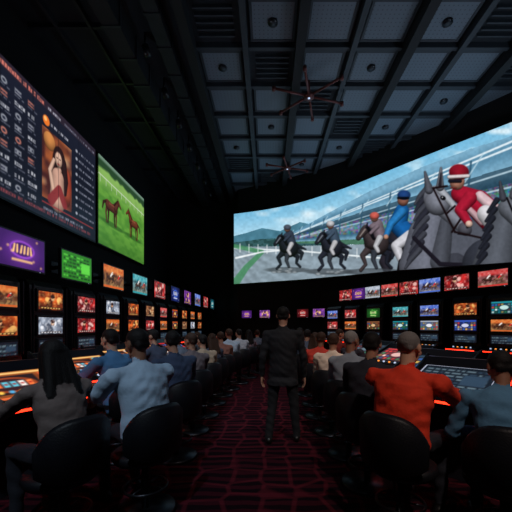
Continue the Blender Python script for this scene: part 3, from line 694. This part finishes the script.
    for p in P:
        if p[0]=='cap': upd(dcap(co,p[1],p[2],p[3],p[4]),p[5])
        elif p[0]=='ell':
            B=np.array(p[3]); q=(co-np.array(p[1]))@B; rr=np.array(p[2]); upd((np.linalg.norm(q/rr,axis=1)-1)*rr.min(),p[4])
        elif p[0]=='loft':
            for i in range(len(p[1])-1):
                c0,u0,w0=p[1][i];c1,u1,w1=p[1][i+1]
                D=dcap(co*np.array([w0.length/u0.length,1,1]),c0,c1,w0.length,w1.length); upd(D,p[2][i+1])
    cl=(lab==SH)|(lab==PT)
    wr=np.sin(co[:,0]*23+co[:,2]*17+3*np.sin(co[:,1]*11+x*5))*np.sin(co[:,2]*31+co[:,1]*14+y*3)+.5*np.sin(co[:,2]*70+8*np.sin(co[:,0]*9+x*3))*np.sin(co[:,0]*13+y)
    co=co+no*(cl*wr*.0055)[:,None]
    polys=[tuple(pl.vertices) for pl in m2.polygons]
    fl=[int(np.bincount(lab[list(pl)]).argmax()) for pl in polys]
    bpy.data.objects.remove(o)
    out=MB(); mats=[cmat('skin',skin,.55),cmat('hair',hair,.65,bump=.6,bscale=120,spec=.3),cmat('shirt_fabric',shirt,.85,noise=.14,nscale=6,bump=.3,bscale=40),cmat('trouser_fabric',pants,.9,bump=.2),cmat('shoe_leather',(22,20,20),.4),cmat('eye',(28,22,20),.2),cmat('lips',(150,80,74),.5)]
    for m in mats: out.mi(m)
    out.v=[tuple(c) for c in co]; out.f=polys; out.m=fl; out.sm=[True]*len(polys); out.c=[(0,0,0)]*nv
    for p in P:
        if p[0]=='free': out.tube(p[1],mats[p[2]],10)
    ob=out.build(name,(x,y,zoff),yaw_face(fx,fy)); ob.scale=(scale,)*3
    return ob
PR=random.Random(11)
def seated(name,px,d,f,**k):
    X=(px-VX)/F*d; v=Vector(f).normalized()
    k.setdefault('hyaw',PR.uniform(-.55,.55)); k.setdefault('build',PR.uniform(.94,1.05)); k.setdefault('scale',PR.uniform(.95,1.03)); k.setdefault('skin',PR.choice([(204,154,128),(184,134,108),(214,168,142),(150,104,82)]))
    person(name,X,d,v.x,v.y,**k); chair(X,d,v.x,v.y)
BK=(24,20,20); BR=(64,44,34); GY=(136,132,130)
W_='seated_woman'; M_='seated_man'
seated(W_,66,2.3,(-.86,.5),shirt=(118,104,100),hair=(20,17,18),style='long',arms='reach',lean=.25,voxel=.009,female=True,hpitch=.3,scale=1.0,hyaw=0,build=1.05)
seated(M_,147,2.66,(-.78,.62),shirt=(176,202,226),hair=BK,arms='console',lean=.2,voxel=.009,sleeve='short',hpitch=.2,scale=1.05,hyaw=.2,build=1.05)
seated(M_,120,3.75,(-.9,.35),shirt=(84,136,184),hair=BK,arms='console',lean=.2,voxel=.011,sleeve='short',scale=1.04,hyaw=0)
seated(M_,177,3.75,(-.7,.7),shirt=(62,76,104),hair=BK,arms='lap',lean=.12,voxel=.011,scale=1.02,hyaw=-.3)
seated(M_,193,4.65,(-.6,.8),shirt=(108,96,100),hair=BR,arms='chin',lean=.1,hyaw=.5)
seated(M_,205,5.45,(-.7,.7),shirt=(178,158,136),hair=BK,arms='lap',lean=.12,sleeve='short')
seated(W_,214,6.3,(-.6,.8),shirt=(76,84,104),hair=BR,style='long',arms='lap',lean=.1,female=True)
seated(M_,222,7.0,(-.5,.86),shirt=(140,96,84),hair=BR,arms='lap',lean=.1,voxel=.014)
seated(M_,230,7.7,(-.5,.86),shirt=(170,190,210),hair=BR,arms='lap',lean=.08,voxel=.014)
seated(M_,240,8.5,(-.5,.86),shirt=(190,196,206),hair=BK,arms='lap',lean=.1,voxel=.014)
seated(W_,249,9.4,(-.4,.9),shirt=(150,130,140),hair=BK,style='long',arms='lap',lean=.05,voxel=.014,female=True)
seated(M_,258,10.4,(-.4,.9),shirt=(120,130,150),hair=BR,arms='lap',lean=.05,voxel=.014)
seated(M_,160,5.2,(-.95,.3),shirt=(66,74,96),hair=BK,arms='console',lean=.2,voxel=.014)
seated(M_,183,6.4,(-.95,.3),shirt=(130,140,160),hair=BK,arms='console',lean=.2,voxel=.014)
seated(M_,202,7.9,(-.95,.3),shirt=(90,100,110),hair=BR,arms='lap',lean=.2,voxel=.014)
seated(M_,399,2.42,(.74,.67),shirt=(236,60,30),hair=(120,114,112),arms='reach',lean=.22,voxel=.009,hpitch=.15,style='crop',scale=1.04,hyaw=-.1,build=1.1,skin=(210,160,134))
seated(M_,366,3.1,(.7,.71),shirt=(40,42,54),hair=BK,arms='lap',lean=.14,voxel=.011,scale=1.02,hyaw=.35)
seated(M_,348,3.8,(.6,.8),shirt=(146,156,170),hair=GY,arms='lap',lean=.12,voxel=.011,style='crop',scale=1.02,hyaw=-.3)
seated(M_,331,4.6,(.5,.86),shirt=(232,212,194),hair=BR,arms='chin',lean=.1,hyaw=.4)
seated(M_,319,5.4,(.5,.86),shirt=(206,60,46),hair=BR,arms='lap',lean=.1,sleeve='short')
seated(W_,314,6.2,(.5,.86),shirt=(150,130,140),hair=BR,style='long',arms='lap',lean=.1,voxel=.014,female=True)
seated(M_,306,7.1,(.4,.9),shirt=(80,92,114),hair=BK,arms='lap',lean=.1,voxel=.014)
seated(M_,299,8.1,(.4,.9),shirt=(190,90,76),hair=BK,arms='lap',lean=.1,voxel=.014)
seated(M_,292,9.2,(.4,.9),shirt=(150,150,160),hair=BK,arms='lap',lean=.1,voxel=.014)
seated(M_,350,5.9,(.85,.5),shirt=(60,60,74),hair=BK,arms='lap',lean=.1,voxel=.014)
seated(M_,337,7.3,(.85,.5),shirt=(150,56,50),hair=BR,arms='lap',lean=.1,voxel=.014)
seated(M_,506,2.15,(.45,.89),shirt=(84,132,168),hair=BK,arms='lap',lean=.36,voxel=.009,hpitch=.3,scale=.96,hyaw=.3)
person('standing_man',(283-VX)/F*4.25,4.25,.08,1,shirt=(18,19,25),pants=(16,17,22),hair=(18,16,16),lean=.0,arms='down',voxel=.010,standing=True,hpitch=.05)
# ------------------------------------------------------------------ lights
def spot(x,y,e,col,tx,ty,size=70,blend=.8,z=CZ-.55,tz=1.0,nm='ceiling_spotlight'):
    l=bpy.data.lights.new(nm,'SPOT'); l.energy=e; l.color=col; l.spot_size=math.radians(size); l.spot_blend=blend; l.shadow_soft_size=.12
    o=bpy.data.objects.new(nm+'_lamp',l); SC.collection.objects.link(o); o.location=(x,y,z); v=Vector((tx-x,ty-y,tz-z)); o.rotation_euler=v.to_track_quat('-Z','Y').to_euler()
spot(-1.6,-1.8,640,(.72,.86,1),-1.7,3.2,36); spot(2.0,-1.8,640,(1,.82,.72),1.6,3.0,36)
spot(-1.6,2.6,380,(.8,.9,1),-1.4,6.2,44); spot(1.6,2.6,380,(1,.86,.78),1.2,6.2,44)
spot(0,6.6,230,(1,.9,.9),0,9.5,60)
for x,y,tx,ty,e in ((6.2,5.4,3.5,7.5,110),(4.6,8.2,2.5,9.5,90),(2.6,11.9,1.2,11.0,70),(-3.7,6.0,.5,7.0,45),(5.8,.5,3,5,90)):
    spot(x,y,e,(.70,.86,1),tx,ty,120,1.0,z=2.98,tz=CZ,nm='added_ceiling_fill')  # upward fill spots added only to brighten the ceiling; no fittings there
w=bpy.data.worlds.new('world'); SC.world=w; w.use_nodes=True; w.node_tree.nodes['Background'].inputs[0].default_value=(.01,.012,.018,1); w.node_tree.nodes['Background'].inputs[1].default_value=.3
# ------------------------------------------------------------------ camera
cd=bpy.data.cameras.new('camera'); cam=bpy.data.objects.new('camera',cd); SC.collection.objects.link(cam)
cam.location=(0,0,EYE); cam.rotation_euler=(math.pi/2,0,0); cd.sensor_width=36; cd.lens=F/512*36
cd.shift_x=-(VX-256)/512; cd.shift_y=(VY-256)/512; cd.clip_start=.05
SC.camera=cam
